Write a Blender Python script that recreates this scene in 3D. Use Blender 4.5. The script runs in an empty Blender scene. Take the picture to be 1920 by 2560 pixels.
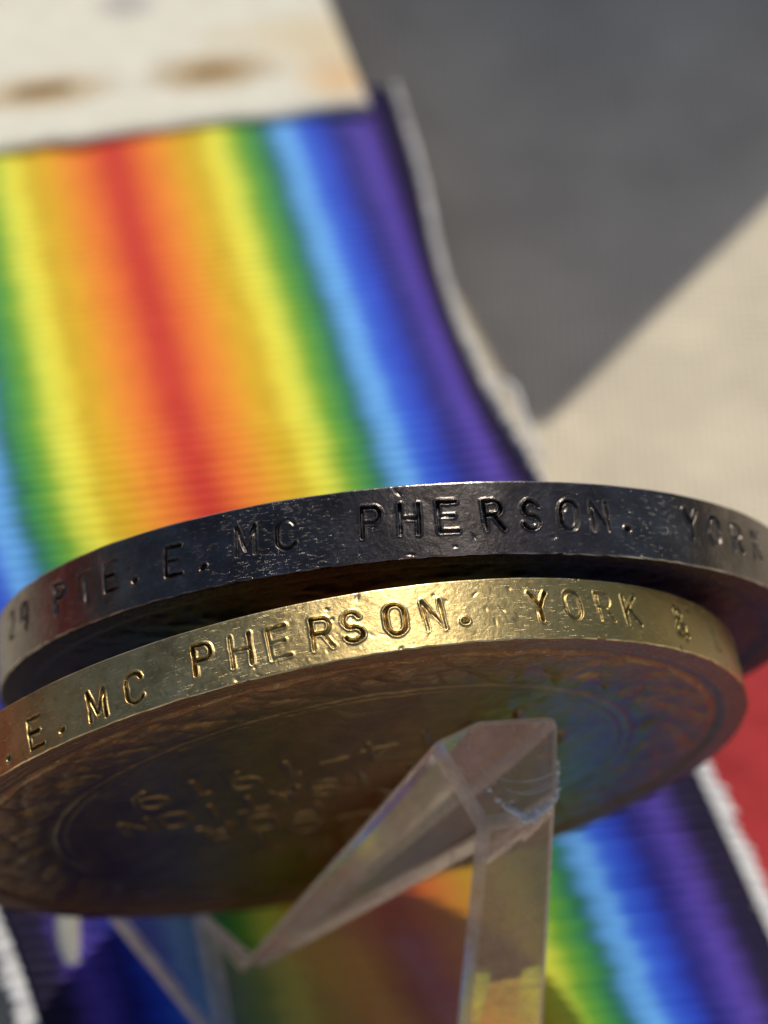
import bpy, bmesh, math, random
import numpy as np
from mathutils import Vector, Matrix

# ------------------------------------------------------------------ camera, sky, sun, exposure
PHI = math.radians(55.0)              # camera looks 55 degrees below the horizon
KH = 124.5                            # camera height over the table, mm
FPX = 6000.0
SUN_CAM = np.array([0.16, -0.93, -0.31]); SUN_CAM /= np.linalg.norm(SUN_CAM)

def W(p):
    """mm, measured from the lens (right, down, forward) -> world metres (Z up, table at 0)"""
    p = np.asarray(p, float)
    x, y, z = p[..., 0], p[..., 1], p[..., 2]
    c, s = math.cos(PHI), math.sin(PHI)
    return np.stack([x, z*c - y*s, KH - y*c - z*s], -1) * 0.001
def Wd(v):
    v = np.asarray(v, float)
    return (W(v) - W(np.zeros(3))) * 1000
def ray(x, y): return np.array([(x-960)/FPX, (y-1280)/FPX, 1.0])
def at(x, y, d): return ray(x, y)*d
def nrm(v):
    v = np.asarray(v, float); return v/np.linalg.norm(v)
NT = np.array([0, math.cos(PHI), math.sin(PHI)])
def on_table(x, y, up=0.0):
    r = ray(x, y); return r*(KH-up)/(r@NT)

scene = bpy.context.scene
col = scene.collection
cam_d = bpy.data.cameras.new("camera"); cam = bpy.data.objects.new("camera", cam_d); col.objects.link(cam)
cam.location = (0, 0, KH*0.001); cam.rotation_euler = (math.pi/2-PHI, 0, 0)
cam_d.sensor_fit = 'VERTICAL'; cam_d.sensor_height = 24; cam_d.sensor_width = 18
cam_d.lens = 24*FPX/2560
cam_d.clip_start = 0.005; cam_d.clip_end = 50
cam_d.dof.use_dof = True; cam_d.dof.focus_distance = 0.0905; cam_d.dof.aperture_fstop = 29.5
scene.camera = cam

sw = Wd(SUN_CAM)
world = bpy.data.worlds.new("World"); scene.world = world; world.use_nodes = True
nt = world.node_tree; nt.nodes.clear()
sky = nt.nodes.new('ShaderNodeTexSky'); sky.sky_type = 'NISHITA'; sky.sun_disc = False
sky.sun_elevation = math.asin(sw[2]); sky.sun_rotation = math.atan2(sw[0], sw[1])
sky.air_density = 1.0; sky.dust_density = 2.8; sky.ozone_density = 2.0
bg = nt.nodes.new('ShaderNodeBackground'); bg.inputs[1].default_value = 0.08
wo = nt.nodes.new('ShaderNodeOutputWorld')
nt.links.new(sky.outputs[0], bg.inputs[0]); nt.links.new(bg.outputs[0], wo.inputs[0])
ld = bpy.data.lights.new("sun", 'SUN'); ld.energy = 3.5; ld.angle = math.radians(0.5); ld.color = (1, 0.945, 0.80)
lo = bpy.data.objects.new("sun", ld); col.objects.link(lo)
lo.rotation_euler = Vector(sw).to_track_quat('Z', 'Y').to_euler(); lo.location = Vector(sw)*0.5
scene.view_settings.view_transform = 'Standard'; scene.view_settings.look = 'None'
scene.view_settings.exposure = 0.0; scene.view_settings.gamma = 1
scene.cycles.use_denoising = True
scene.cycles.max_bounces = 14; scene.cycles.transmission_bounces = 12; scene.cycles.transparent_max_bounces = 12
scene.cycles.sample_clamp_indirect = 4.0

rng = np.random.default_rng(7); random.seed(7)

# ------------------------------------------------------------------ helpers
def tag(o, label=None, cat=None, kind=None, group=None):
    for k, v in (('label', label), ('category', cat), ('kind', kind), ('group', group)):
        if v: o[k] = v
    return o
def empty(name, loc):
    o = bpy.data.objects.new(name, None); col.objects.link(o); o.location = loc; o.empty_display_size = 0.003
    return o
def mesh_obj(name, V, F, mats, parent=None, smooth=True, mat_idx=None, world_pts=True):
    """V world metres; F list or (n,4)/(n,3) array; parent keeps world place"""
    me = bpy.data.meshes.new(name)
    V = np.asarray(V, float)
    org = np.array(parent.location) if parent is not None and parent.type == 'EMPTY' else np.zeros(3)
    if parent is not None and parent.type != 'EMPTY' and parent.parent is not None: org = np.array(parent.parent.location)
    V = V - org
    if isinstance(F, np.ndarray):
        n, k = F.shape
        me.vertices.add(len(V)); me.vertices.foreach_set('co', V.astype(np.float32).ravel())
        me.loops.add(n*k); me.loops.foreach_set('vertex_index', F.astype(np.int32).ravel())
        me.polygons.add(n); me.polygons.foreach_set('loop_start', np.arange(0, n*k, k, dtype=np.int32))
        me.update(calc_edges=True); me.validate()
    else:
        me.from_pydata(V.tolist(), [], [list(map(int, f)) for f in F]); me.update()
    me.polygons.foreach_set('use_smooth', [smooth]*len(me.polygons))
    for m in (mats if isinstance(mats, (list, tuple)) else [mats]): me.materials.append(m)
    if mat_idx is not None: me.polygons.foreach_set('material_index', np.asarray(mat_idx, np.int32))
    o = bpy.data.objects.new(name, me); col.objects.link(o)
    if parent is not None: o.parent = parent
    return o
def set_attr(o, name, arr):
    a = o.data.attributes.new(name, 'FLOAT', 'POINT'); a.data.foreach_set('value', np.asarray(arr, np.float32).ravel())
def set_vec(o, name, arr):
    a = o.data.attributes.new(name, 'FLOAT_VECTOR', 'POINT'); a.data.foreach_set('vector', np.asarray(arr, np.float32).ravel())
def grid_faces(nu, nv, closed_u=False, flip=False):
    iu = np.arange(nu if closed_u else nu-1); iv = np.arange(nv-1)
    a, b = np.meshgrid(iu, iv, indexing='ij')
    a2 = (a+1) % nu
    q = np.stack([a*nv+b, a2*nv+b, a2*nv+b+1, a*nv+b+1], -1).reshape(-1, 4)
    return q[:, ::-1].copy() if flip else q
def vnoise(x, y, seed=0):
    """smooth value noise in 2D, -1..1"""
    r = np.random.default_rng(seed); tab = r.uniform(-1, 1, (256, 256))
    xi = np.floor(x).astype(int); yi = np.floor(y).astype(int); fx = x-xi; fy = y-yi
    fx = fx*fx*(3-2*fx); fy = fy*fy*(3-2*fy)
    g = lambda i, j: tab[i & 255, j & 255]
    return (g(xi, yi)*(1-fx)+g(xi+1, yi)*fx)*(1-fy)+(g(xi, yi+1)*(1-fx)+g(xi+1, yi+1)*fx)*fy
def fbm(x, y, seed=0, oct=4):
    s = 0; a = 0.5
    for k in range(oct):
        s = s + a*vnoise(x*2**k+17*k, y*2**k-9*k, seed+k); a *= 0.5
    return s
def sstep(a, b, x):
    t = np.clip((x-a)/(b-a), 0, 1); return t*t*(3-2*t)

class NT_:
    def __init__(self, name):
        self.m = bpy.data.materials.new(name); self.m.use_nodes = True
        self.t = self.m.node_tree; self.t.nodes.clear()
        self.out = self.n('ShaderNodeOutputMaterial')
    def n(self, t, **kw):
        nd = self.t.nodes.new(t)
        for k, v in kw.items(): setattr(nd, k, v)
        return nd
    def l(self, a, b): self.t.links.new(a, b)
    def put(self, sock, v):
        if hasattr(v, 'is_linked') or isinstance(v, bpy.types.NodeSocket): self.l(v, sock)
        elif isinstance(v, (tuple, list)) and len(v) == 3 and sock.type == 'RGBA': sock.default_value = (*v, 1)
        else: sock.default_value = v
    def bsdf(self, **kw):
        b = self.n('ShaderNodeBsdfPrincipled')
        for k, v in kw.items(): self.put(b.inputs[k.replace('_', ' ')], v)
        return b
    def coord(self, which='Object', scale=(1, 1, 1)):
        tc = self.n('ShaderNodeTexCoord'); mp = self.n('ShaderNodeMapping')
        self.l(tc.outputs[which], mp.inputs[0]); mp.inputs['Scale'].default_value = scale
        return mp.outputs[0]
    def attr(self, name):
        a = self.n('ShaderNodeAttribute'); a.attribute_name = name; return a
    def noise(self, vec, scale, detail=4, rough=0.55, dist=0.0):
        nd = self.n('ShaderNodeTexNoise'); self.l(vec, nd.inputs['Vector'])
        nd.inputs['Scale'].default_value = scale; nd.inputs['Detail'].default_value = detail
        nd.inputs['Roughness'].default_value = rough; nd.inputs['Distortion'].default_value = dist
        return nd.outputs[0]
    def ramp(self, fac, stops, interp='LINEAR'):
        r = self.n('ShaderNodeValToRGB'); self.put(r.inputs[0], fac); cr = r.color_ramp; cr.interpolation = interp
        while len(cr.elements) < len(stops): cr.elements.new(0.5)
        for e, (p, c) in zip(cr.elements, stops):
            e.position = p; e.color = (*c, 1) if not isinstance(c, (int, float)) else (c, c, c, 1)
        return r.outputs[0]
    def math(self, op, a, b=0.0, c=None, clamp=False):
        nd = self.n('ShaderNodeMath', operation=op); nd.use_clamp = clamp
        self.put(nd.inputs[0], a); self.put(nd.inputs[1], b)
        if c is not None: self.put(nd.inputs[2], c)
        return nd.outputs[0]
    def mix(self, fac, a, b):
        nd = self.n('ShaderNodeMix', data_type='RGBA'); self.put(nd.inputs[0], fac)
        self.put(nd.inputs[6], a); self.put(nd.inputs[7], b); return nd.outputs[2]
    def bump(self, h, dist, strength=1.0):
        b = self.n('ShaderNodeBump'); self.put(b.inputs['Height'], h); b.inputs['Distance'].default_value = dist
        b.inputs['Strength'].default_value = strength; return b.outputs[0]
    def done(self, shader): self.l(shader, self.out.inputs[0]); return self.m

def srgb(r, g, b):
    return tuple(((c/255)/12.92 if c/255 <= 0.04045 else ((c/255+0.055)/1.055)**2.4) for c in (r, g, b))

# ------------------------------------------------------------------ materials
def mat_table():
    k = NT_("cream_cloth"); co = k.coord('Object')
    w1 = k.n('ShaderNodeTexWave', wave_type='BANDS', bands_direction='X'); k.l(co, w1.inputs['Vector']); w1.inputs['Scale'].default_value = 620; w1.inputs['Distortion'].default_value = 3.5; w1.inputs['Detail'].default_value = 2
    w2 = k.n('ShaderNodeTexWave', wave_type='BANDS', bands_direction='Y'); k.l(co, w2.inputs['Vector']); w2.inputs['Scale'].default_value = 620; w2.inputs['Distortion'].default_value = 3.5; w2.inputs['Detail'].default_value = 2
    h = k.math('ADD', w1.outputs[1], w2.outputs[1])
    n1 = k.noise(co, 110, 4); n2 = k.noise(co, 1500, 2)
    c = k.ramp(n1, [(0.28, (0.55, 0.478, 0.375)), (0.72, (0.76, 0.668, 0.515))])
    c = k.mix(k.math('MULTIPLY', n2, 0.25), c, (0.50, 0.44, 0.36))
    c = k.mix(k.math('MULTIPLY', h, 0.05), c, (0.46, 0.40, 0.33))
    hh = k.math('ADD', k.math('MULTIPLY', h, 0.4), k.math('ADD', k.math('MULTIPLY', n1, 3.0), k.math('MULTIPLY', n2, 0.8)))
    b = k.bsdf(Base_Color=c, Roughness=0.85, Normal=k.bump(hh, 0.0004, 0.65)); b.inputs['Specular IOR Level'].default_value = 0.2
    return k.done(b.outputs[0])
def mat_red():
    k = NT_("red_felt"); co = k.coord('Object')
    n1 = k.noise(co, 900, 5, 0.7); n2 = k.noise(co, 90, 3)
    c = k.ramp(n2, [(0.3, (0.31, 0.018, 0.022)), (0.7, (0.39, 0.026, 0.031))])
    b = k.bsdf(Base_Color=c, Roughness=0.8, Normal=k.bump(k.math('ADD', n1, k.math('MULTIPLY', n2, 6.0)), 0.0005, 0.7)); b.inputs['Sheen Weight'].default_value = 0.15
    b.inputs['Specular IOR Level'].default_value = 0.25
    return k.done(b.outputs[0])
def mat_ribbon():
    k = NT_("rainbow_silk"); a = k.attr('across'); al = k.attr('along')
    wob = k.n('ShaderNodeCombineXYZ'); k.l(al.outputs['Fac'], wob.inputs[1]); k.l(a.outputs['Fac'], wob.inputs[0])
    nz = k.noise(wob.outputs[0], 1.2, 2)
    # staggered weave: neighbouring picks shift the stripe edges a little
    saw = k.n('ShaderNodeMath', operation='SINE'); k.l(k.math('MULTIPLY', al.outputs['Fac'], 2*math.pi/1.44), saw.inputs[0])
    u = k.math('ABSOLUTE', a.outputs['Fac'])
    u = k.math('ADD', u, k.math('MULTIPLY', saw.outputs[0], 0.007))
    u = k.math('ADD', u, k.math('MULTIPLY', k.math('SUBTRACT', nz, 0.5), 0.05))
    st = [(0.0, (0.55, 0.032, 0.018)), (0.03, (0.58, 0.048, 0.018)), (0.085, (0.72, 0.14, 0.018)), (0.15, (0.76, 0.25, 0.020)),
          (0.22, (0.68, 0.37, 0.010)), (0.27, (0.60, 0.40, 0.012)), (0.32, (0.74, 0.66, 0.05)), (0.36, (0.62, 0.65, 0.06)), (0.415, (0.14, 0.35, 0.025)),
          (0.47, (0.035, 0.24, 0.06)), (0.505, (0.015, 0.14, 0.11)), (0.545, (0.09, 0.30, 0.66)), (0.585, (0.13, 0.39, 0.82)), (0.63, (0.03, 0.12, 0.66)),
          (0.69, (0.013, 0.050, 0.50)), (0.745, (0.010, 0.012, 0.20)), (0.785, (0.035, 0.025, 0.26)), (0.835, (0.085, 0.050, 0.38)), (0.885, (0.05, 0.028, 0.20)),
          (0.915, (0.012, 0.007, 0.05)), (0.95, (0.010, 0.006, 0.036)), (1.0, (0.011, 0.008, 0.03))]
    c = k.ramp(u, st)
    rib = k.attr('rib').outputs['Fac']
    c = k.mix(k.math('MULTIPLY', k.math('SUBTRACT', 1.0, rib), 0.6), c, k.mix(0.6, c, (0.02, 0.01, 0.01)))  # furrows darkened in the colour too, deepening the shade between ribs
    tm = k.n('ShaderNodeMapping'); k.l(wob.outputs[0], tm.inputs[0]); tm.inputs['Scale'].default_value = (70, 0.35, 1)
    hs = k.n('ShaderNodeHueSaturation'); k.l(c, hs.inputs['Color']); k.l(k.math('ADD', 0.79, k.math('MULTIPLY', k.noise(tm.outputs[0], 1.0, 3, 0.6), 0.56)), hs.inputs['Value']); c = hs.outputs[0]
    thr = k.n('ShaderNodeTexWave', wave_type='BANDS', bands_direction='X'); k.l(wob.outputs[0], thr.inputs['Vector']); thr.inputs['Scale'].default_value = 22; thr.inputs['Distortion'].default_value = 0.6
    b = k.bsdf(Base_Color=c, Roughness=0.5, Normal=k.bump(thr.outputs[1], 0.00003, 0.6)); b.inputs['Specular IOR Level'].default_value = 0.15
    return k.done(b.outputs[0])
def mat_selvedge():
    k = NT_("white_thread"); co = k.coord('Object')
    n = k.noise(co, 1400, 4, 0.7)
    c = k.ramp(n, [(0.3, (0.50, 0.49, 0.50)), (0.65, (0.78, 0.77, 0.77))])
    b = k.bsdf(Base_Color=c, Roughness=0.8, Normal=k.bump(n, 0.0002, 0.8)); b.inputs['Sheen Weight'].default_value = 0.3
    return k.done(b.outputs[0])
def mat_card():
    k = NT_("stained_card"); a = k.attr('place')   # x across, y up the card, mm
    sx = k.n('ShaderNodeSeparateXYZ'); k.l(a.outputs['Vector'], sx.inputs[0])
    n1 = k.noise(a.outputs['Vector'], 0.5, 4); n2 = k.noise(a.outputs['Vector'], 2.2, 4)
    c = k.ramp(n1, [(0.3, (0.61, 0.585, 0.505)), (0.7, (0.68, 0.66, 0.59))])
    def blob(cx, cy, rx, ry):
        dx = k.math('DIVIDE', k.math('SUBTRACT', sx.outputs[0], cx), rx); dy = k.math('DIVIDE', k.math('SUBTRACT', sx.outputs[1], cy), ry)
        d = k.math('SQRT', k.math('ADD', k.math('MULTIPLY', dx, dx), k.math('MULTIPLY', dy, dy)))
        d = k.math('ADD', d, k.math('MULTIPLY', k.math('SUBTRACT', n2, 0.5), 1.3))
        return k.math('SUBTRACT', 1.0, d, clamp=True)
    for cx, cy, rx, ry, cc, am in CARD_STAINS:
        c = k.mix(k.math('MULTIPLY', k.math('POWER', blob(cx, cy, rx, ry), 0.8), am, clamp=True), c, cc)
    w = k.n('ShaderNodeTexWave', wave_type='BANDS', bands_direction='Y'); k.l(a.outputs['Vector'], w.inputs['Vector']); w.inputs['Scale'].default_value = 1.6; w.inputs['Distortion'].default_value = 1.0
    b = k.bsdf(Base_Color=c, Roughness=0.85, Normal=k.bump(k.math('ADD', w.outputs[1], k.math('MULTIPLY', n2, 2)), 0.00008, 0.6)); b.inputs['Specular IOR Level'].default_value = 0.2
    return k.done(b.outputs[0])
CARD_STAINS = [(-3.6, 5.0, 5.6, 2.4, (0.40, 0.27, 0.13), 1.1), (8.0, 5.0, 5.2, 2.6, (0.37, 0.25, 0.12), 1.2), (16.4, 2.5, 3.6, 3.4, (0.64, 0.42, 0.22), 1.0),
               (16.5, 7, 6, 4.5, (0.62, 0.47, 0.28), 0.7), (3.6, 14.2, 2.6, 2.2, (0.30, 0.28, 0.30), 0.8), (12, 9, 7, 2, (0.60, 0.50, 0.33), 0.5)]

def mat_silver():
    k = NT_("tarnished_silver"); p = k.attr('place'); v = p.outputs['Vector']; groove = k.attr('groove').outputs['Fac']
    n1 = k.noise(v, 0.55, 5, 0.65); n2 = k.noise(v, 4.0, 4, 0.7); n3 = k.noise(v, 14.0, 3, 0.6)
    c = k.ramp(n1, [(0.3, (0.062, 0.053, 0.048)), (0.55, (0.112, 0.097, 0.090)), (0.75, (0.20, 0.18, 0.17))])
    spots = k.ramp(n3, [(0.60, 0.0), (0.68, 1.0)])
    gate = k.ramp(n2, [(0.56, 0.0), (0.66, 1.0)])
    sp = k.math('MULTIPLY', spots, gate)
    c = k.mix(k.math('MULTIPLY', sp, 0.35), c, (0.62, 0.58, 0.52))
    # fine scratches: stretched noise
    mp = k.n('ShaderNodeMapping'); k.l(v, mp.inputs[0]); mp.inputs['Rotation'].default_value = (0, 0, 0.5); mp.inputs['Scale'].default_value = (1.2, 22, 1)
    s1 = k.ramp(k.noise(mp.outputs[0], 1.5, 2, 0.5), [(0.665, 0.0), (0.70, 1.0)])
    mp2 = k.n('ShaderNodeMapping'); k.l(v, mp2.inputs[0]); mp2.inputs['Rotation'].default_value = (0, 0, -1.2); mp2.inputs['Scale'].default_value = (1.4, 26, 1)
    s2 = k.ramp(k.noise(mp2.outputs[0], 1.3, 2, 0.5), [(0.675, 0.0), (0.71, 1.0)])
    sc = k.math('MAXIMUM', s1, s2)
    c = k.mix(k.math('MULTIPLY', k.math('MULTIPLY', sc, k.ramp(n1, [(0.4, 0.15), (0.6, 0.8)])), 0.32), c, (0.62, 0.59, 0.56))
    wear_glint = k.attr('wear_glint').outputs['Fac']
    c = k.mix(wear_glint, c, (0.62, 0.58, 0.55))
    c = k.mix(k.math('MULTIPLY', groove, 0.7), c, (0.035, 0.032, 0.034))
    r = k.math('ADD', 0.15, k.math('MULTIPLY', n2, 0.16))
    r = k.math('ADD', r, k.math('MULTIPLY', groove, 0.2))
    hb = k.math('ADD', k.math('MULTIPLY', n2, 0.6), k.math('ADD', k.math('MULTIPLY', n3, 0.35), k.math('MULTIPLY', sc, -0.5)))
    b = k.bsdf(Base_Color=c, Metallic=1.0, Roughness=r, Normal=k.bump(hb, 0.00004, 0.5))
    b.inputs['Anisotropic'].default_value = 0.75; k.l(k.attr('tang').outputs['Vector'], b.inputs['Tangent'])
    return k.done(b.outputs[0])
def mat_brass():
    k = NT_("worn_bronze_rim"); p = k.attr('place'); v = p.outputs['Vector']; groove = k.attr('groove').outputs['Fac']
    n1 = k.noise(v, 0.5, 5, 0.65); n2 = k.noise(v, 3.2, 5, 0.7, 0.6); n3 = k.noise(v, 11.0, 4, 0.7)
    c = k.ramp(n1, [(0.28, (0.31, 0.215, 0.09)), (0.5, (0.53, 0.40, 0.175)), (0.75, (0.66, 0.52, 0.26))])
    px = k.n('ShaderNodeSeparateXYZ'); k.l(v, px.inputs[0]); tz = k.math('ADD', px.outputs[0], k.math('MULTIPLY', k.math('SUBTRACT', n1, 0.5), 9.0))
    c = k.mix(k.ramp(k.math('DIVIDE', tz, 20.0), [(0.28, 0.0), (0.62, 0.8)]), c, (0.21, 0.17, 0.065))  # dull green-brown toward the right end paints in the weaker light there
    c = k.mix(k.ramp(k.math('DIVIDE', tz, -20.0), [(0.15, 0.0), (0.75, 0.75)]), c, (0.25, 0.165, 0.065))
    dk = k.ramp(n2, [(0.30, 0.9), (0.46, 0.0)])
    c = k.mix(k.math('MULTIPLY', dk, 0.6), c, (0.20, 0.13, 0.055))
    lt = k.ramp(n3, [(0.6, 0.0), (0.75, 1.0)])
    c = k.mix(k.math('MULTIPLY', lt, 0.6), c, (0.85, 0.68, 0.36))
    wear_glint = k.attr('wear_glint').outputs['Fac']
    c = k.mix(wear_glint, c, (0.82, 0.68, 0.42))
    c = k.mix(k.math('MULTIPLY', groove, 0.7), c, (0.22, 0.12, 0.05))
    mpb = k.n('ShaderNodeMapping'); k.l(v, mpb.inputs[0]); mpb.inputs['Rotation'].default_value = (0, 0, 0.25); mpb.inputs['Scale'].default_value = (1.0, 12, 1)
    fl = k.noise(mpb.outputs[0], 1.6, 3, 0.6); sf = k.ramp(fl, [(0.62, 0.0), (0.67, 1.0)])
    c = k.mix(k.math('MULTIPLY', sf, 0.4), c, (0.9, 0.75, 0.45))
    pt = k.ramp(n1, [(0.4, 0.25), (0.65, 1.0)])
    r = k.math('ADD', 0.25, k.math('MULTIPLY', n2, 0.25))
    hb = k.math('ADD', k.math('MULTIPLY', n2, 0.5), k.math('MULTIPLY', k.math('MULTIPLY', n3, pt), 0.35)); hb = k.math('ADD', hb, k.math('MULTIPLY', sf, -0.15))
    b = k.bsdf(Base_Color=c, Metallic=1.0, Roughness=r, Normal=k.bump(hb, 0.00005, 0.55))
    b.inputs['Anisotropic'].default_value = 0.5; k.l(k.attr('tang').outputs['Vector'], b.inputs['Tangent'])
    return k.done(b.outputs[0])
def mat_face(name, base, dark, light, red, rbase):
    k = NT_(name); p = k.attr('place'); v = p.outputs['Vector']; wear_glint = k.attr('wear_glint').outputs['Fac']
    n1 = k.noise(v, 0.35, 5, 0.6); n2 = k.noise(v, 2.2, 5, 0.7); n3 = k.noise(v, 9, 3, 0.6)
    c = k.ramp(n1, [(0.3, dark), (0.6, base), (0.8, light)])
    edge = k.attr('edge').outputs['Fac']
    rd = k.math('MULTIPLY', edge, k.ramp(n2, [(0.4, 0.0), (0.6, 1.0)]))
    c = k.mix(k.math('MULTIPLY', rd, 0.8), c, red)
    pm = k.n('ShaderNodeMapping'); k.l(k.attr('polar').outputs['Vector'], pm.inputs[0]); pm.inputs['Scale'].default_value = (0.7, 5.5, 1); pm.inputs['Rotation'].default_value = (0, 0, 0.06)
    st = k.noise(pm.outputs[0], 1.1, 4, 0.65, 0.4)
    c = k.mix(k.math('MULTIPLY', edge, k.ramp(st, [(0.52, 0.0), (0.6, 0.85)])), c, red)
    c = k.mix(k.math('MULTIPLY', edge, k.ramp(st, [(0.36, 0.8), (0.43, 0.0)])), c, dark)
    sg = k.ramp(k.noise(pm.outputs[0], 3.1, 3, 0.6), [(0.60, 0.0), (0.66, 1.0)])
    c = k.mix(k.math('MULTIPLY', k.math('MULTIPLY', edge, sg), 0.8), c, (0.50, 0.30, 0.17))
    sp = k.math('MULTIPLY', k.ramp(n3, [(0.58, 0.0), (0.7, 1.0)]), k.math('MULTIPLY', edge, 0.6))
    c = k.mix(sp, c, (0.55, 0.36, 0.2))
    c = k.mix(k.math('MULTIPLY', wear_glint, 0.5), c, (0.50, 0.35, 0.19))
    r = k.math('ADD', rbase, k.math('MULTIPLY', n2, 0.30))
    r = k.math('ADD', r, k.math('MULTIPLY', edge, 0.08))
    hb = k.math('ADD', n2, k.math('MULTIPLY', n3, 0.4)); hb = k.math('ADD', hb, k.math('MULTIPLY', k.math('MULTIPLY', st, edge), 2.0))
    b = k.bsdf(Base_Color=c, Metallic=1.0, Roughness=r, Normal=k.bump(hb, 0.00006, 0.5))
    return k.done(b.outputs[0])
def mat_acrylic(name, rough, haze, tint, bumpd, hz=(0.5, 0.42, 0.37), thru=0.35):
    k = NT_(name); co = k.coord('Object')
    n = k.noise(co, 900, 4, 0.65); n2 = k.noise(co, 260, 3)
    nb = k.bump(k.math('ADD', n, n2), bumpd, 0.5)
    r = k.math('ADD', rough, k.math('MULTIPLY', n2, rough))
    b = k.bsdf(Base_Color=tint, Roughness=r, IOR=1.49, Normal=nb); b.inputs['Transmission Weight'].default_value = 1.0
    d = k.n('ShaderNodeBsdfDiffuse'); d.inputs[0].default_value = (*hz, 1)
    tl = k.n('ShaderNodeBsdfTranslucent'); tl.inputs[0].default_value = (*hz, 1)
    dd = k.n('ShaderNodeMixShader'); dd.inputs[0].default_value = 0.65; k.l(d.outputs[0], dd.inputs[1]); k.l(tl.outputs[0], dd.inputs[2])
    tr = k.n('ShaderNodeBsdfTransparent'); tr.inputs[0].default_value = (*tint, 1)
    gt = k.n('ShaderNodeMixShader'); gt.inputs[0].default_value = thru; k.l(b.outputs[0], gt.inputs[1]); k.l(tr.outputs[0], gt.inputs[2])
    m = k.n('ShaderNodeMixShader'); k.put(m.inputs[0], k.math('MULTIPLY', k.ramp(n, [(0.35, 0.5), (0.7, 1.0)]), haze)); k.l(gt.outputs[0], m.inputs[1]); k.l(dd.outputs[0], m.inputs[2])
    return k.done(m.outputs[0])
def mat_simple(name, colr, rough=0.5, metal=0.0, bumpd=0.0, sc=900):
    k = NT_(name); co = k.coord('Object'); n = k.noise(co, sc, 4, 0.65)
    c = k.mix(k.math('MULTIPLY', n, 0.5), colr, tuple(x*0.7 for x in colr))
    b = k.bsdf(Base_Color=c, Roughness=rough, Metallic=metal)
    if bumpd: k.l(k.bump(n, bumpd, 0.6), b.inputs['Normal'])
    return k.done(b.outputs[0])

M_TABLE = mat_table(); M_RED = mat_red(); M_RIB = mat_ribbon(); M_SELV = mat_selvedge(); M_CARD = mat_card()
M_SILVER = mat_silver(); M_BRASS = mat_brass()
M_BFACE = mat_face("dark_bronze_face", (0.20, 0.135, 0.062), (0.115, 0.075, 0.040), (0.29, 0.205, 0.09), (0.19, 0.065, 0.036), 0.19)
M_SFACE = mat_face("dark_silver_face", (0.022, 0.020, 0.021), (0.012, 0.011, 0.012), (0.06, 0.056, 0.056), (0.04, 0.034, 0.034), 0.30)
M_ACR = mat_acrylic("clear_acrylic", 0.035, 0.15, (0.97, 0.93, 0.89), 0.00004, (0.50, 0.44, 0.38), thru=0.95)
M_ACRCUT = mat_acrylic("sawn_acrylic", 0.03, 0.42, (0.98, 0.92, 0.88), 0.00002, (0.97, 0.70, 0.58), 0.15)  # pink haze colour stands in for warm surroundings refracted through the cut band
M_ACRSCUFF = mat_acrylic("scuffed_acrylic", 0.06, 0.45, (0.95, 0.90, 0.86), 0.00003, (0.36, 0.30, 0.26), 0.2)
M_ACREDGE = mat_acrylic("rounded_acrylic_edge", 0.05, 0.75, (0.97, 0.93, 0.91), 0.00003, (0.95, 0.87, 0.82), 0.3)  # whitish haze colour paints the sunlit gleam along the edges
M_CHIP = mat_simple("chipped_acrylic", (0.95, 0.94, 0.93), 0.35)
M_RING = mat_simple("pale_plated_metal", (0.80, 0.74, 0.60), 0.3, 0.35, 0.00003)

# ------------------------------------------------------------------ the setting: table top
tb = bmesh.new(); bmesh.ops.create_cube(tb, size=1.0)
me = bpy.data.meshes.new("table_top")
for v in tb.verts: v.co = Vector((v.co.x*1.6, v.co.y*1.6+0.35, v.co.z*0.02-0.01))
tb.to_mesh(me); tb.free(); me.materials.append(M_TABLE)
o = bpy.data.objects.new("table_top", me); col.objects.link(o); tag(o, "cream cloth covered table top under the medals", kind='structure')

# ------------------------------------------------------------------ red cloth
def cloth_sheet(name, quad, thick, mat, label, cat, seed):
    n = 60; s = np.linspace(0, 1, n); A, B = np.meshgrid(s, s, indexing='ij')
    q = [W(on_table(*p, up=0.0)) for p in quad]
    P = ((1-A)*(1-B))[..., None]*q[0] + (A*(1-B))[..., None]*q[1] + (A*B)[..., None]*q[2] + ((1-A)*B)[..., None]*q[3]
    edge = np.minimum(np.minimum(A, 1-A), np.minimum(B, 1-B))
    top = P.copy(); top[..., 2] = (thick*sstep(0, 0.03, edge)*0.9 + 0.05 + 0.06*fbm(A*7, B*7, seed)*sstep(0, .1, edge))*0.001
    bot = P.copy(); bot[..., 2] = 0.00004
    V = np.concatenate([top.reshape(-1, 3), bot.reshape(-1, 3)]); F = grid_faces(n, n)
    Fs = [F, F[:, ::-1] + n*n]
    idx = np.arange(n*n).reshape(n, n); ring = np.concatenate([idx[:-1, 0], idx[-1, :-1], idx[:0:-1, -1], idx[0, :0:-1]])
    r2 = np.roll(ring, -1); Fs.append(np.stack([r2, ring, ring+n*n, r2+n*n], -1))
    o = mesh_obj(name, V, np.concatenate(Fs), mat); return tag(o, label, cat)
cloth_sheet("red_cloth", [(1330, 1540), (3200, 1330), (3500, 3000), (1650, 3000)], 0.8, M_RED, "bright red felt cloth under the ribbon edge at right", "cloth", 5)

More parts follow.
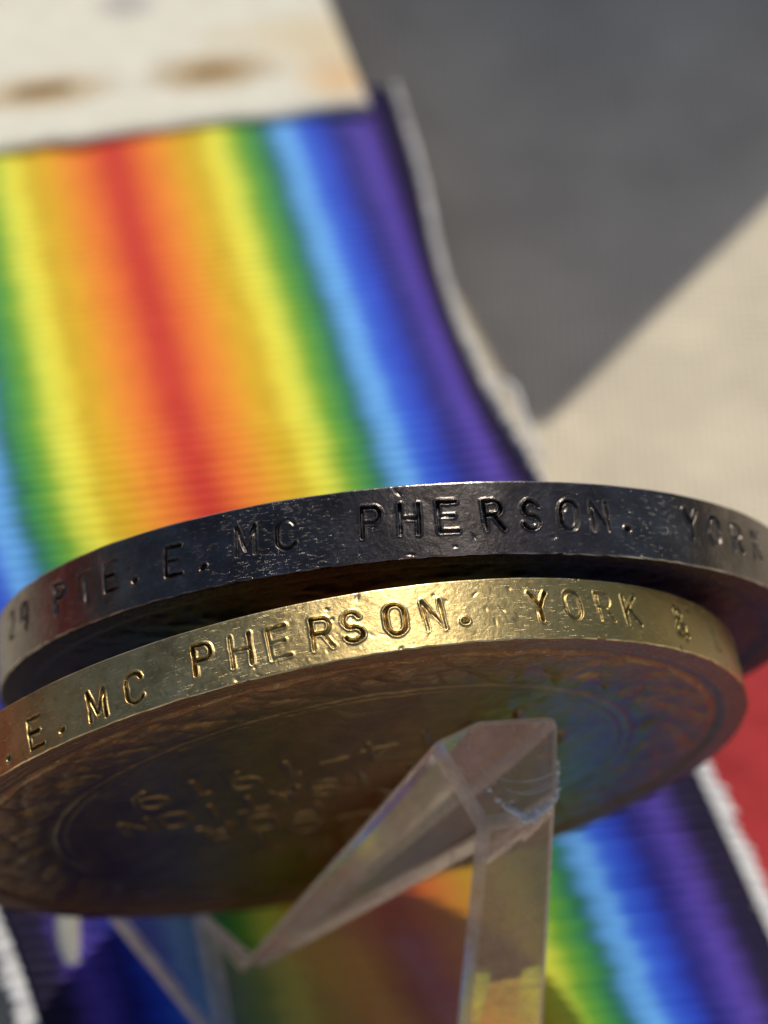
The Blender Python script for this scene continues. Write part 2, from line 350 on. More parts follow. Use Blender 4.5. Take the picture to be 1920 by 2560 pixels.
def red_left():
    n = 40; a = np.linspace(0, 1, n); A, B = np.meshgrid(a, a, indexing='ij'); X = -0.55+0.44*A; Y = -0.05+0.45*B
    Z = 0.0006+0.0003*fbm(A*9, B*9, 14); V = np.stack([X, Y, Z], -1).reshape(-1, 3); V2 = V.copy(); V2[:, 2] = 0.00004
    F = grid_faces(n, n); idx = np.arange(n*n).reshape(n, n); ring = np.concatenate([idx[:-1, 0], idx[-1, :-1], idx[:0:-1, -1], idx[0, :0:-1]]); r2 = np.roll(ring, -1)
    o = mesh_obj("red_cloth", np.concatenate([V, V2]), np.concatenate([F, F[:, ::-1]+n*n, np.stack([r2, ring, ring+n*n, r2+n*n], -1)]), M_RED)
    tag(o, "red felt cloth beyond the left edge, mirrored in the tarnished rim", "cloth")
red_left()

# ------------------------------------------------------------------ ribbon surface
CTRL = np.array([[-38.0, -81.0, 218.0], [-26.5, -48.9, 183.0], [-18.3, -24.8, 159.0], [-14.0, -12.0, 146.2], [-10.1, -0.7, 136.0], [-5.2, 9.5, 132.5], [-0.6, 19.2, 130.6], [3.2, 28.6, 126.6], [7.5, 41.0, 120.0]])
WID = np.array([[0.97, -0.13, 0.20]]*3 + [[0.967, -0.125, 0.21], [0.965, -0.12, 0.22], [0.965, -0.09, 0.23], [0.967, -0.06, 0.23], [0.968, -0.05, 0.2], [0.98, -0.03, 0.05]])
def catmull(P, t):
    n = len(P); i = np.clip(np.floor(t).astype(int), 0, n-2); f = (t-i)[:, None]
    g = lambda j: P[np.clip(j, 0, n-1)]
    p0, p1, p2, p3 = g(i-1), g(i), g(i+1), g(i+2)
    return 0.5*((2*p1)+(-p0+p2)*f+(2*p0-5*p1+4*p2-p3)*f*f+(-p0+3*p1-3*p2+p3)*f**3)
tt = np.linspace(1.9, 8, 4000); cc = catmull(CTRL, tt); L = np.concatenate([[0], np.cumsum(np.linalg.norm(np.diff(cc, axis=0), axis=1))])
HALF = 20.3
RIB = 0.72
def ribbon_point(u, t):
    """u -1..1 across, t spline parameter (arrays of same shape) -> mm"""
    sh = u.shape; u = u.ravel(); t = t.ravel()
    c = catmull(CTRL, t); w = catmull(WID, t); w = w/np.linalg.norm(w, axis=1)[:, None]
    p = c + w*(HALF*u)[:, None]
    # left part stands up towards the medals and turns down below them
    lf = sstep(-0.35, -0.95, u); y = p[:, 1]
    bulge = np.exp(-((y-17.5)/5.0)**2)*1.0 - 1.15*sstep(19.5, 28, y)
    p[:, 2] -= lf*bulge*0.5
    # soft cupping of the cloth and the right edge rolling back
    p[:, 2] += 0.35*np.sin(u*5+t*1.3) + 1.6*sstep(0.80, 1.05, u)**2*sstep(5.5, 4.0, t)
    k = sstep(0.78, 1.02, u)*np.exp(-((t-3.25)/1.0)**2)
    p[:, 0] -= 2.2*k; p[:, 2] += 1.5*k
    return p.reshape(sh+(3,))
def ribbon_surface(us, ts):
    U, T = np.meshgrid(us, ts, indexing='ij'); P = ribbon_point(U, T)
    du = ribbon_point(U+1e-3, T)-P; dt = ribbon_point(U, T+1e-3)-P
    n = np.cross(dt, du); n /= np.linalg.norm(n, axis=-1)[..., None]
    n = np.where((n[..., 2] > 0)[..., None], -n, n)
    return U, T, P, n
nv = int(L[-1]/RIB*8); lv = np.linspace(0, L[-1], nv); ts = np.interp(lv, L, tt); us = np.linspace(-1, 1, 110)
U, T, P, Nn = ribbon_surface(us, ts)
LV = np.broadcast_to(lv, U.shape)
ph = LV/RIB + 0.06*vnoise(U*4+9, LV*0.6, 3)
prof = np.abs(np.cos(math.pi*ph))**0.7
lowr = sstep(4.4, 5.4, T)*0.3+0.7
P2 = P + Nn*(prof*0.25*lowr + 0.03*vnoise(U*60, ph*2, 9))[..., None]
Pb = P - Nn*0.35
rb = empty("medal_ribbon", W(CTRL[6])); tag(rb, "rainbow striped ribbed silk ribbon running behind both medals", "ribbon")
nU, nV = U.shape
F = grid_faces(nU, nV); V = np.concatenate([W(P2).reshape(-1, 3), W(Pb).reshape(-1, 3)])
Fs = [F[:, ::-1], F + nU*nV]
idx = np.arange(nU*nV).reshape(nU, nV); ring = np.concatenate([idx[:-1, 0], idx[-1, :-1], idx[:0:-1, -1], idx[0, :0:-1]]); r2 = np.roll(ring, -1)
Fs.append(np.stack([ring, r2, r2+nU*nV, ring+nU*nV], -1))
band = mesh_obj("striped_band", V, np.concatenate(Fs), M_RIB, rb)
set_attr(band, 'across', np.concatenate([U.ravel()]*2)); set_attr(band, 'along', np.concatenate([LV.ravel()]*2)); set_attr(band, 'rib', np.concatenate([prof.ravel()]*2))
# selvedges: bumpy white thread edging, one along each side
def nrm_rows(v): return v/np.linalg.norm(v, axis=1)[:, None]
def selvedge(side):
    n = int(L[-1]/0.12); l = np.linspace(0, L[-1], n); t = np.interp(l, L, tt)
    u0 = np.full((1, n), side*1.015); p = ribbon_point(u0, t[None])[0]; _, _, pp, nn = ribbon_surface(np.array([side*0.999, side]), t); nn = nn[1]
    wv = catmull(WID, t)*side
    tl = (np.gradient(p, axis=0)); tl /= np.linalg.norm(tl, axis=1)[:, None]
    k = 14; a = np.linspace(0, 2*math.pi, k, endpoint=False)
    bump = 0.5+0.5*np.cos(2*math.pi*l/RIB+0.8*vnoise(l*0.7, l*0, 4))
    rw = (0.72+0.3*sstep(5.2, 3.8, t))+0.22*bump+0.25*vnoise(l*1.7, l*0+3, 8); rn = 0.22+0.08*bump
    hang = (sstep(5.2, 3.6, t)*0.85)[:, None]; wv = wv*(1-hang)-nn*hang; wv /= np.linalg.norm(wv, axis=1)[:, None]; nn = nrm_rows(nn*(1-hang)+catmull(WID, t)*side*hang)
    p = p - nn*0 + wv*hang*0.5
    V = p[:, None]+wv[:, None]*(np.cos(a)[None, :]*rw[:, None])[..., None]+nn[:, None]*(np.sin(a)[None, :]*rn[:, None])[..., None]-nn[:, None]*0.15
    V += 0.025*np.random.default_rng(3).normal(size=V.shape)
    idx = np.arange(n*k).reshape(n, k); i2 = np.roll(idx, -1, 1)
    F = np.stack([idx[:-1], i2[:-1], i2[1:], idx[1:]], -1).reshape(-1, 4)
    return mesh_obj("selvedge", W(V).reshape(-1, 3), F, M_SELV, rb)
selvedge(1); selvedge(-1)
# loose thread loop standing off the right edge
def tube(pts, rad, k=8):
    pts = np.asarray(pts, float); n = len(pts); tl = np.gradient(pts, axis=0); tl /= np.linalg.norm(tl, axis=1)[:, None]
    ref = np.array([0.3, 0.2, -0.93]); a1 = np.cross(tl, ref); a1 /= np.linalg.norm(a1, axis=1)[:, None]; a2 = np.cross(tl, a1)
    a = np.linspace(0, 2*math.pi, k, endpoint=False); rad = np.broadcast_to(rad, (n,))
    V = pts[:, None]+(a1[:, None]*np.cos(a)[None, :, None]+a2[:, None]*np.sin(a)[None, :, None])*rad[:, None, None]
    idx = np.arange(n*k).reshape(n, k); i2 = np.roll(idx, -1, 1)
    F = np.stack([idx[:-1], i2[:-1], i2[1:], idx[1:]], -1).reshape(-1, 4)
    return V.reshape(-1, 3), F
lp = [at(1225, 950, 147), at(1262, 955, 145.5), at(1290, 980, 144.5), at(1305, 1030, 143.5), at(1330, 1090, 142.5), at(1360, 1150, 142)]
V, F = tube(catmull(np.array(lp), np.linspace(0, 5, 60)), 0.15); mesh_obj("loose_thread", W(V), F, M_SELV, rb)

# ------------------------------------------------------------------ stained white card that the ribbon comes out of
T0 = CTRL[2]; Wv = nrm(WID[2]); Ev = nrm(CTRL[1]-CTRL[2]); Cn = nrm(np.cross(Wv, Ev)); Cn = Cn if Cn[2] < 0 else -Cn
def card_pt(a, b, h): return T0 + np.asarray(a)[..., None]*Wv + np.asarray(b)[..., None]*Ev + np.asarray(h)[..., None]*Cn
na, nb_ = 90, 120; aa = np.linspace(-23, 17.7, na); bb = np.linspace(-0.6, 42, nb_)
A, B = np.meshgrid(aa, bb, indexing='ij')
ed = np.minimum(np.minimum(A-aa[0], aa[-1]-A), np.minimum(B-bb[0], bb[-1]-B))
H = 0.48+0.35*np.sqrt(np.clip(ed/0.5, 0, 1))+0.10*fbm(A*0.35, B*0.35, 12)+0.16*np.exp(-((B-3.6)/0.5)**2)*-1+0.35*np.sin(A*0.09)
B2 = B + 0.18*vnoise(A*0.5, B*0, 6)*(B < 0.2)
top = card_pt(A, B2, H); bot = card_pt(A, B2, np.full_like(A, 0.15))
cd = empty("mount_card", W(T0)); tag(cd, "off white card with brown stains above the ribbon", "card")
n = na*nb_; F = grid_faces(na, nb_); idx = np.arange(n).reshape(na, nb_); ring = np.concatenate([idx[:-1, 0], idx[-1, :-1], idx[:0:-1, -1], idx[0, :0:-1]]); r2 = np.roll(ring, -1)
o = mesh_obj("card_front", np.concatenate([W(top).reshape(-1, 3), W(bot).reshape(-1, 3)]), np.concatenate([F, F[:, ::-1]+n, np.stack([r2, ring, ring+n, r2+n], -1)]), M_CARD, cd)
set_vec(o, 'place', np.concatenate([np.stack([A, B, 0*A], -1).reshape(-1, 3)]*2))
# pale stitches across the stained holes
for cx, cy, wdt in ((-3.6, 5.0, 3.6), (8.0, 5.0, 3.2)):
    s = np.linspace(-1, 1, 16); V, F = tube(card_pt(cx+s*wdt/2, cy+0*s+0.1*s, 1.25+0.14*(1-s*s)-0.25), 0.15)
    mesh_obj("stitch", W(V), F, mat_simple("brown_thread", (0.40, 0.29, 0.17), 0.8), cd)

# ------------------------------------------------------------------ lettering strokes (unit height, y up)
def arc(cx, cy, rx, ry, a0, a1, n=10):
    a = np.radians(np.linspace(a0, a1, n)); return [(cx+rx*math.cos(t), cy+ry*math.sin(t)) for t in a]
GL = {
 'P': [[(0, 0), (0, 1), (.38, 1)]+arc(.38, .74, .22, .26, 90, -90)+[(0, .48)]],
 'T': [[(-.04, 1), (.64, 1)], [(.3, 1), (.3, 0)]],
 'E': [[(.6, 1), (0, 1), (0, 0), (.62, 0)], [(0, .52), (.5, .52)]],
 'M': [[(0, 0), (0, 1), (.33, .15), (.66, 1), (.66, 0)]],
 'C': [arc(.32, .70, .32, .30, 25, 180)+arc(.32, .30, .32, .30, 180, 335)],
 'H': [[(0, 0), (0, 1)], [(.62, 0), (.62, 1)], [(0, .52), (.62, .52)]],
 'R': [[(0, 0), (0, 1), (.38, 1)]+arc(.38, .75, .22, .25, 90, -90)+[(0, .5)], [(.32, .5), (.64, 0)]],
 'S': [arc(.31, .74, .28, .26, 20, 200)+arc(.31, .73, .28, .25, 200, 270)[1:]+arc(.31, .25, .30, .245, 90, -160)],
 'O': [arc(.32, .68, .32, .32, 0, 180)+arc(.32, .32, .32, .32, 180, 360)+[(.64, .68)]],
 'N': [[(0, 0), (0, 1), (.6, 0), (.6, 1)]],
 'Y': [[(0, 1), (.32, .48), (.64, 1)], [(.32, .48), (.32, 0)]],
 'K': [[(0, 0), (0, 1)], [(.6, 1), (0, .42)], [(.18, .58), (.64, 0)]],
 'L': [[(0, 1), (0, 0), (.55, 0)]],
 '&': [[(.66, 0), (.15, .72)]+arc(.31, .82, .17, .18, 200, -20)+[(.08, .38)]+arc(.27, .22, .25, .22, 150, 350)+[(.62, .42)]],
 '.': [[(.28, .03), (.34, .05)]],
 '9': [arc(.3, .7, .28, .3, 0, 360), [(.58, .7), (.55, .3), (.35, 0)]],
 '2': [arc(.3, .7, .28, .3, 160, -30)+[(0, 0), (.6, 0)]],
 'G': [arc(.32, .70, .32, .30, 25, 180)+arc(.32, .30, .32, .30, 180, 360)+[(.64, .45), (.38, .45)]],
 'A': [[(0, 0), (.32, 1), (.64, 0)], [(.12, .35), (.52, .35)]],
 'W': [[(0, 1), (.2, 0), (.4, .8), (.6, 0), (.8, 1)]],
 'F': [[(.6, 1), (0, 1), (0, 0)], [(0, .52), (.5, .52)]],
 'I': [[(.3, 1), (.3, 0)]], 'V': [[(0, 1), (.32, 0), (.64, 1)]],
 '1': [[(.15, .8), (.32, 1), (.32, 0)]], '4': [[(.5, 0), (.5, 1), (0, .35), (.66, .35)]], '-': [[(.1, .5), (.55, .5)]],
}
def stroke_dist(X, Y, strokes):
    d = np.full(X.shape, 1e3)
    for s in strokes:
        for (x0, y0), (x1, y1) in zip(s[:-1], s[1:]):
            dx, dy = x1-x0, y1-y0; t = np.clip(((X-x0)*dx+(Y-y0)*dy)/(dx*dx+dy*dy+1e-12), 0, 1)
            d = np.minimum(d, np.hypot(X-x0-t*dx, Y-y0-t*dy))
    return d

# ------------------------------------------------------------------ medals
R0 = 18.0
class Coin:
    def __init__(s, c, n, t):
        s.c = np.array(c, float); s.n = nrm(n); s.t = t
        z = np.array([0, 0, 1.0]); s.m = nrm(-(z-(z@s.n)*s.n)); s.r = nrm(np.cross(s.n, s.m))
    def p(s, rad, th, h):
        rad, th, h = np.broadcast_arrays(rad, th, h)
        return s.c + (rad*np.cos(th))[..., None]*s.m + (rad*np.sin(th))[..., None]*s.r + h[..., None]*s.n
    def pick(s, x, y):
        """azimuth and height on the rim seen at this place"""
        d = ray(x, y); a = np.array([d@s.m, d@s.r]); o = np.array([-(s.c@s.m), -(s.c@s.r)])
        A = a@a; B = 2*a@o; C = o@o-R0*R0; D = B*B-4*A*C
        k = (-B-math.sqrt(max(D, 0)))/(2*A); q = d*k-s.c
        return math.atan2(q@s.r, q@s.m), q@s.n
bronze = Coin((-1.646, 12.461, 105.322), (-0.19377, -0.90437, 0.38023), 2.52)
silver = Coin((0.737, 7.332, 108.982), (-0.08988, -0.94787, 0.30572), 2.97)

def build_rim(coin, letters, name, mat, parent, seed, lh, worn):
    fine = np.arange(-80, 80.01, 0.095); th = np.radians(np.concatenate([np.linspace(80, 280, 240, endpoint=False)[1:]-360, fine]))
    th = np.sort(th); nh = 90; h = np.linspace(0, coin.t, nh)
    TH, Hh = np.meshgrid(th, h, indexing='ij'); S = R0*TH
    disp = 0.016*fbm(S*0.8, Hh*0.8, seed)+0.005*fbm(S*7, Hh*7, seed+5); groove = np.zeros_like(S)
    for (ch, x, y, dep, rot, sc) in letters:
        a, hh = coin.pick(x, y); s0 = R0*a
        hgt = lh*sc; sel = (np.abs(S-s0) < hgt*1.1)
        i = np.where(sel.any(1))[0]
        if len(i) == 0: continue
        i0, i1 = i[0], i[-1]+1
        X = (S[i0:i1]-s0); Y = (Hh[i0:i1]-hh); c, sn = math.cos(rot), math.sin(rot)
        w = 0.64*0.98
        lx = (X*c+Y*sn)/hgt/0.98+w/2; ly = (-X*sn+Y*c)/hgt+0.5
        if ch == '.': ly = ly-0.45
        d = stroke_dist(lx, ly, GL[ch])*hgt
        hw = 0.074 if ch != '.' else 0.115
        d = d + 0.022*vnoise(S[i0:i1]*5, Hh[i0:i1]*5, seed+31)
        g = sstep(hw, hw*0.35, d)
        lip = np.exp(-((d-hw*1.4)/0.04)**2)
        # uneven blow of the punch: one side bites deeper
        var = np.clip(0.9+0.8*vnoise(S[i0:i1]*1.3+3, Hh[i0:i1]*1.3, seed+40), 0.2, 1.4)
        disp[i0:i1] += (dep*var if ch != '.' else 1.2)*(-0.14*g+0.045*lip)
        groove[i0:i1] = np.maximum(groove[i0:i1], g*min(1, dep*1.1)*np.clip(var, 0, 1))
    rr = np.random.default_rng(seed+2)
    for _ in range(70 if worn < 1 else 150):   # dings and nicks
        s0 = rr.uniform(-25, 25); h0 = rr.uniform(0.0, coin.t); r1 = rr.uniform(0.04, 0.16); r2 = rr.uniform(0.03, 0.09); an = rr.uniform(0, 3.14)
        i = np.where(np.abs(S[:, 0]-s0) < 0.6)[0]
        if len(i) == 0: continue
        sl = slice(i[0], i[-1]+1); X = S[sl]-s0; Y = Hh[sl]-h0; c, sn = math.cos(an), math.sin(an)
        q = ((X*c+Y*sn)/r1)**2+((-X*sn+Y*c)/r2)**2
        disp[sl] += rr.uniform(-0.05, 0.012)*np.exp(-q)
    # rounded, slightly battered arrises
    bev = 0.045+0.018*vnoise(S*0.9, S*0, seed+9); e = np.minimum(Hh, coin.t-Hh)
    k = np.clip(1-e/bev, 0, 1); disp -= bev*(1-np.sqrt(np.clip(1-k*k, 0, 1)))
    hj = 0.02*vnoise(S*2.5, S*0+2, seed+10)*((Hh < 0.2)*1.0)
    wear_glint = np.clip(sstep(0.075, 0.02, e)*(0.55+0.9*fbm(S*1.6, Hh*1.6, seed+12)), 0, 1)*worn
    V = coin.p(R0+disp, TH, Hh+hj)
    nT = len(th); F = grid_faces(nT, nh, closed_u=True)
    o = mesh_obj(name, W(V).reshape(-1, 3), F, mat, parent)
    set_vec(o, 'tang', np.broadcast_to(Wd(coin.n), TH.shape+(3,)))
    set_vec(o, 'place', np.stack([S, Hh, 0*S], -1)); set_attr(o, 'groove', groove); set_attr(o, 'wear_glint', wear_glint)
    return o, disp, th
def build_face(coin, name, mat, parent, hfun, nr, nth, front=True):
    """hfun(X, Y, r, th) -> relief height (out of the face), wear"""
    th = np.linspace(-math.pi, math.pi, nth, endpoint=False)
    rr = np.concatenate([np.linspace(0.0, R0-0.08, nr), [R0-0.03]])
    TH, RR = np.meshgrid(th, rr, indexing='ij'); X = RR*np.sin(TH); Y = -RR*np.cos(TH)
    hgt, wear_glint = hfun(X, Y, RR, TH); hgt = hgt-np.median(hgt[:, nr-1]); hgt = hgt*(RR < R0-0.05) - 0.03*(RR >= R0-0.05)
    V = coin.p(RR, TH, -hgt if front else coin.t+hgt)
    o = mesh_obj(name, W(V).reshape(-1, 3), grid_faces(nth, nr+1, closed_u=True, flip=not front), mat, parent)
    set_vec(o, 'place', np.stack([X, Y, 0*X], -1)); set_attr(o, 'wear_glint', wear_glint); set_attr(o, 'edge', sstep(12.5, 16.8, RR)); set_vec(o, 'polar', np.stack([np.abs(TH)*R0, RR, 0*X], -1))
    return o

def letters(txt, xy, dep=None):
    rl = random.Random(len(txt)*7+int(xy[0][0])); out = []
    for ch, (x, y), d in zip(txt, xy, dep or [1]*len(txt)):
        out.append((ch, x, y, d, rl.uniform(-0.05, 0.05), rl.uniform(0.97, 1.04)))
    return out
SIL = letters("29PTE.E.MCPHERSON.YORK",
    [(30, 1560), (62, 1540), (150, 1493), (213, 1466), (276, 1440), (338, 1452), (434, 1403), (509, 1418), (613, 1352), (715, 1337), (929, 1306), (1024, 1298), (1120, 1292),
     (1233, 1288), (1328, 1288), (1422, 1289), (1500, 1292), (1568, 1322), (1727, 1310), (1786, 1326), (1843, 1346), (1892, 1366)],
    [.6, .7, 1, .9, 1, 1, 0.95, .7, .65, .8, 1.1, 1.1, 1.2, 1.2, 1.15, 1, .6, 1.3, 1, .9, .9, .9])
BRO = letters(".E.MCPHERSON.YORK&LA",
    [(23, 1896), (89, 1831), (156, 1826), (241, 1762), (336, 1721), (508, 1648), (602, 1626), (697, 1606), (805, 1584), (882, 1568), (988, 1549), (1084, 1537), (1163, 1552),
     (1348, 1516), (1432, 1513), (1512, 1518), (1578, 1527), (1699, 1557), (1790, 1594), (1838, 1640)],
    [1, 1.3, .7, 1.1, .9, 1, 1, .9, 1.15, 1.2, 1.2, 1.1, .8, 1, .55, .5, .8, 1.2, 1.2, 1.2])

LINES = [("THE", 8.2, 2.3), ("GREAT", 5.0, 2.4), ("WAR FOR", 1.8, 2.2), ("CIVILISATION", -1.5, 2.1), ("1914-1919", -5.2, 2.5)]
def bronze_relief(X, Y, r, th):
    h = np.zeros_like(X)
    h += 0.16*sstep(16.6, 17.0, r)                                # raised border
    # laurel wreath of overlapping leaves
    wz = sstep(12.9, 13.6, r)*sstep(16.6, 16.1, r)
    a = th*26/ (2*math.pi)*2
    leaf = np.zeros_like(X)
    for k, (r0, ph, tilt) in enumerate(((13.9, 0, .9), (14.9, .33, -.2), (15.8, .66, -.9))):
        ss = (a*0.5+ph+(r-r0)*tilt*0.18) % 1.0-0.5
        leaf = np.maximum(leaf, np.clip(1-(ss/0.42)**2-((r-r0)/0.85)**2, 0, 1)**0.5*(1-0.35*np.exp(-(ss/0.05)**2)))
    h += 0.11*wz*leaf+0.05*np.exp(-((r-16.25)/0.10)**2)+0.05*np.exp(-((r-12.7)/0.10)**2)+0.035*np.exp(-((r-12.2)/0.08)**2)
    h += 0.05*fbm(X*1.2, Y*1.2, 21)*(r < 16.6)+0.10*wz*fbm(X*0.9+3, Y*0.9, 27)
    ringw = (np.exp(-((r-16.25)/0.12)**2)+np.exp(-((r-12.7)/0.12)**2))*np.clip(0.3+1.6*fbm(X*.6, Y*.6, 91), 0, 1)
    wear_glint = ringw*0.8+wz*np.clip(leaf-0.6, 0, 1)*np.clip(0.6+1.5*fbm(X*.5, Y*.5, 29), 0, 1)*0.5
    for txt, y0, hg in LINES:
        adv = hg*0.92; xw = adv*(len(txt)-1)
        if len(txt) > 8: adv *= 0.86; xw = adv*(len(txt)-1)
        for i, ch in enumerate(txt):
            if ch == ' ': continue
            # the top of the medal points away from the lens, so the words stand upside down here
            cx = i*adv-xw/2; lx = (-X-cx)/hg/0.9+0.32; ly = (Y-y0)/hg+0.5
            sel = (np.abs(lx-.3) < 1) & (np.abs(ly-.5) < .9)
            d = np.full(X.shape, 9.0); d[sel] = stroke_dist(lx[sel], ly[sel], GL[ch])*hg
            g = sstep(0.20, 0.08, d); h += 0.08*g; wear_glint = np.maximum(wear_glint, 0.75*np.exp(-((d-0.14)/0.04)**2)*np.clip(0.25+1.7*fbm(X*.8, Y*.8, 61), 0, 1))  # pale outlines paint patchy glints along the embossed letter edges
    # concentric wear scratches along the near border
    h += 0.012*vnoise(r*9, th*5, 33)*sstep(15, 17, r)
    return h, np.clip(wear_glint, 0, 1)
def silver_relief(X, Y, r, th):
    h = 0.16*sstep(16.3, 16.9, r)+0.18*np.clip(fbm(X*0.45, Y*0.45, 51)+0.15, 0, 1)*sstep(16, 14, r)+0.06*fbm(X*1.6, Y*1.6, 55)*(r < 16.5)
    return h, np.zeros_like(X)

vm = empty("bronze_medal", W(bronze.c)); tag(vm, "gold toned bronze medal with dark brown face, nearest the viewer and lowest", "medal", group="pair of stacked medals")
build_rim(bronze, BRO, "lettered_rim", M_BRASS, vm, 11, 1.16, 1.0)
build_face(bronze, "reverse_face", M_BFACE, vm, bronze_relief, 190, 1000)
build_face(bronze, "obverse_face", M_BFACE, vm, lambda X, Y, r, th: (0.28*sstep(16.75, 17.05, r)+0.6*np.clip(fbm(X*.3, Y*.3, 71)+.1, 0, 1)*sstep(16, 13, r), 0*X), 50, 240, front=False)
sm = empty("silver_medal", W(silver.c)); tag(sm, "black tarnished silver medal lying on top of the bronze one", "medal", group="pair of stacked medals")
build_rim(silver, SIL, "lettered_rim", M_SILVER, sm, 23, 1.14, 0.9)
build_face(silver, "reverse_face", M_SFACE, sm, silver_relief, 90, 600)
build_face(silver, "obverse_face", M_SFACE, sm, lambda X, Y, r, th: (0.28*sstep(16.6, 16.9, r)+0.5*np.clip(fbm(X*.3, Y*.3, 81)+.1, 0, 1)*sstep(16, 13, r), 0*X), 50, 240, front=False)

# ------------------------------------------------------------------ ring crossing the ribbon, lower left
ang = np.radians(np.linspace(0, 360, 73)); rc = at(455, 2300, 129.0)
e1 = nrm(np.array([0.86, 0.0, 0.5])); e2 = nrm(np.array([0.08, 0.95, 0.0])); e2 = nrm(e2-(e2@e1)*e1)
pts = rc + 6.6*np.cos(ang)[:, None]*e1 + 6.6*np.sin(ang)[:, None]*e2
V, F = tube(pts[:-1], 0.68, 14)
nn_ = 72; k = 14; idx = np.arange(nn_*k).reshape(nn_, k); i2 = np.roll(idx, -1, 1); F = np.stack([idx, i2, np.roll(i2, -1, 0), np.roll(idx, -1, 0)], -1).reshape(-1, 4)
tag(mesh_obj("suspension_ring", W(V), F, M_RING), "pale metal ring passing through the ribbon below the bronze medal at left", "ring")

# ------------------------------------------------------------------ clear acrylic stand propping the medals
Lp = [(1080, 1852, 98.6), (600, 2412, 118.5), (500, 2290, 121.6), (440, 2180, 122.6), (215, 2215, 119.6), (260, 2290, 119.6), (575, 2680, 123.2), (1140, 2740, 109.5), (1206, 2062, 98.7)]
Rp = [(1402, 1782, 97.7), (650, 2398, 119.6), (530, 2296, 122.8), (470, 2185, 123.8), (245, 2214, 121.0), (290, 2291, 121.0), (600, 2676, 124.6), (1358, 2740, 110.8), (1402, 1992, 98.0)]
Mp = [tuple(0.5*(np.array(a)+np.array(b))) for a, b in zip(Lp, Rp)]; Mp[0] = (1205, 1794, 97.9); Mp[8] = (1316, 2046, 98.3)
loops = [np.array([at(*p) for p in q]) for q in (Lp, Mp, Rp)]
bm = bmesh.new(); vs = [[bm.verts.new(Vector(W(p))) for p in lp_] for lp_ in loops]; nl = len(Lp)
for a, b in ((0, 1), (1, 2)):
    for i in range(nl):
        j = (i+1) % nl; f = bm.faces.new((vs[a][i], vs[a][j], vs[b][j], vs[b][i])); f.material_index = 1
tri = [(0, 1, 8), (1, 7, 8), (1, 6, 7), (1, 2, 6), (2, 5, 6), (2, 3, 4), (2, 4, 5)]
for t in tri:
    f = bm.faces.new([vs[0][i] for i in t]); f.material_index = 2 if t == (0, 1, 8) else 0
    bm.faces.new([vs[2][i] for i in reversed(t)])
bmesh.ops.recalc_face_normals(bm, faces=bm.faces)
so = np.array(W(at(1130, 2600, 110)))
st = empty("acrylic_stand", so); tag(st, "clear acrylic stand with a pointed prong propping up the bronze medal", "display stand")
for v in bm.verts: v.co -= Vector(so)
me = bpy.data.meshes.new("prong"); bm.to_mesh(me); bm.free(); [me.materials.append(x) for x in (M_ACR, M_ACRCUT, M_ACRSCUFF, M_ACREDGE)]
pr = bpy.data.objects.new("prong", me); col.objects.link(pr); pr.parent = st
bv = pr.modifiers.new("bevel", 'BEVEL'); bv.width = 0.00036; bv.segments = 3; bv.material = 3; bv.limit_method = 'ANGLE'; bv.angle_limit = math.radians(28)
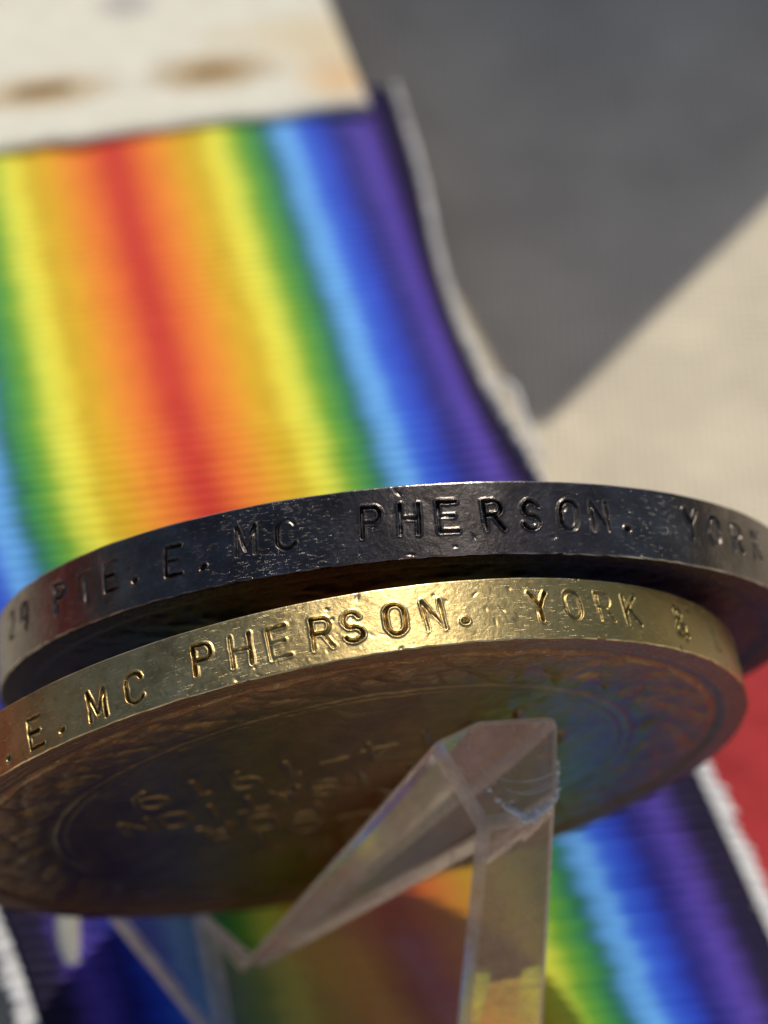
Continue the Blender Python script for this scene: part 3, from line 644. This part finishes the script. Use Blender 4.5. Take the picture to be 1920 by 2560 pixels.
# white chips and saw arcs on the sawn tip
cv, cf = [], []
def flake(p, r):
    b = len(cv); q = [rng.normal(size=3)*r for _ in range(4)]
    for x in q: cv.append(p+x)
    cf.extend([(b, b+1, b+2), (b, b+2, b+3), (b, b+3, b+1), (b+1, b+3, b+2)])
_a, _b, _c = (at(1080, 1852, 98.6), at(1402, 1782, 97.7), at(1316, 2046, 98.3)); _n = np.cross(_b-_a, _c-_a)
def on_tip(x, y, lift=0.05):
    r = ray(x, y); return r*((_a@_n)/(r@_n)-lift)
edge = np.array([on_tip(*q) for q in ((1215, 1965), (1262, 2008), (1316, 2040), (1356, 2018), (1392, 1985), (1394, 1900))])
for _ in range(700):
    t = np.clip(rng.normal(2.4, 0.8), 0, 5); t = np.array([t]); p = catmull(edge, t)[0]
    flake(p+np.array([0, rng.normal()*0.11+0.06, -0.08]), rng.uniform(0.012, 0.075))
for _ in range(90):
    p = catmull(edge, np.array([rng.uniform(3.6, 5)]))[0]; flake(p+np.array([rng.normal()*.04, rng.normal()*.05, -0.05]), rng.uniform(0.01, 0.035))
mesh_obj("white_chip", W(np.array(cv)), cf, M_CHIP, st, smooth=False)["kind"] = "stuff"
for (cx, cy, rx, ry, a0, a1, rad) in ((1300, 1862, 128, 92, 195, 50, 0.015), (1316, 1905, 88, 80, 125, 25, 0.013), (1300, 1880, 112, 100, 110, 48, 0.009)):
    a = np.radians(np.linspace(a0, a1, 40)); pl = []
    for t in a:
        x, y = cx+rx*math.cos(t), cy+ry*math.sin(t); pl.append(on_tip(x, y))
    V, F = tube(np.array(pl), rad*(1+0.6*np.abs(np.sin(np.linspace(0, 9, 40)))), 6); mesh_obj("saw_mark", W(V), F, M_CHIP, st)

# ------------------------------------------------------------------ board added out of frame so that its corner shades the table beside the ribbon
s = SUN_CAM; P1 = on_table(1368, 1062); P2_ = on_table(1920, 512); P3 = on_table(915, 250)
def perp(v): return nrm(v-(v@s)*s)
d1, d2 = perp(P2_-P1), perp(P3-P1)
al_ = 0.6; be = -(d1@d2)/al_ if abs(d1@s) < 1e-6 else 0
be = -(d1@d2)/al_
e1, e2 = nrm(d1+al_*s), nrm(d2+be*s)
Q = P1+95*s; tn = nrm(np.cross(e1, e2))
cs = [Q, Q+e1*150, Q+e1*150+e2*110, Q+e2*110]
V = np.array([c+k*tn for k in (0, 2.0) for c in cs]); F = [(0, 1, 2, 3), (7, 6, 5, 4), (0, 4, 5, 1), (1, 5, 6, 2), (2, 6, 7, 3), (3, 7, 4, 0)]
tag(mesh_obj("added_shade_board", W(V), F, mat_simple("shade_board_grey", (0.45, 0.43, 0.40), 0.8), smooth=False), "plain grey board added out of view, its corner shading the table", "card")
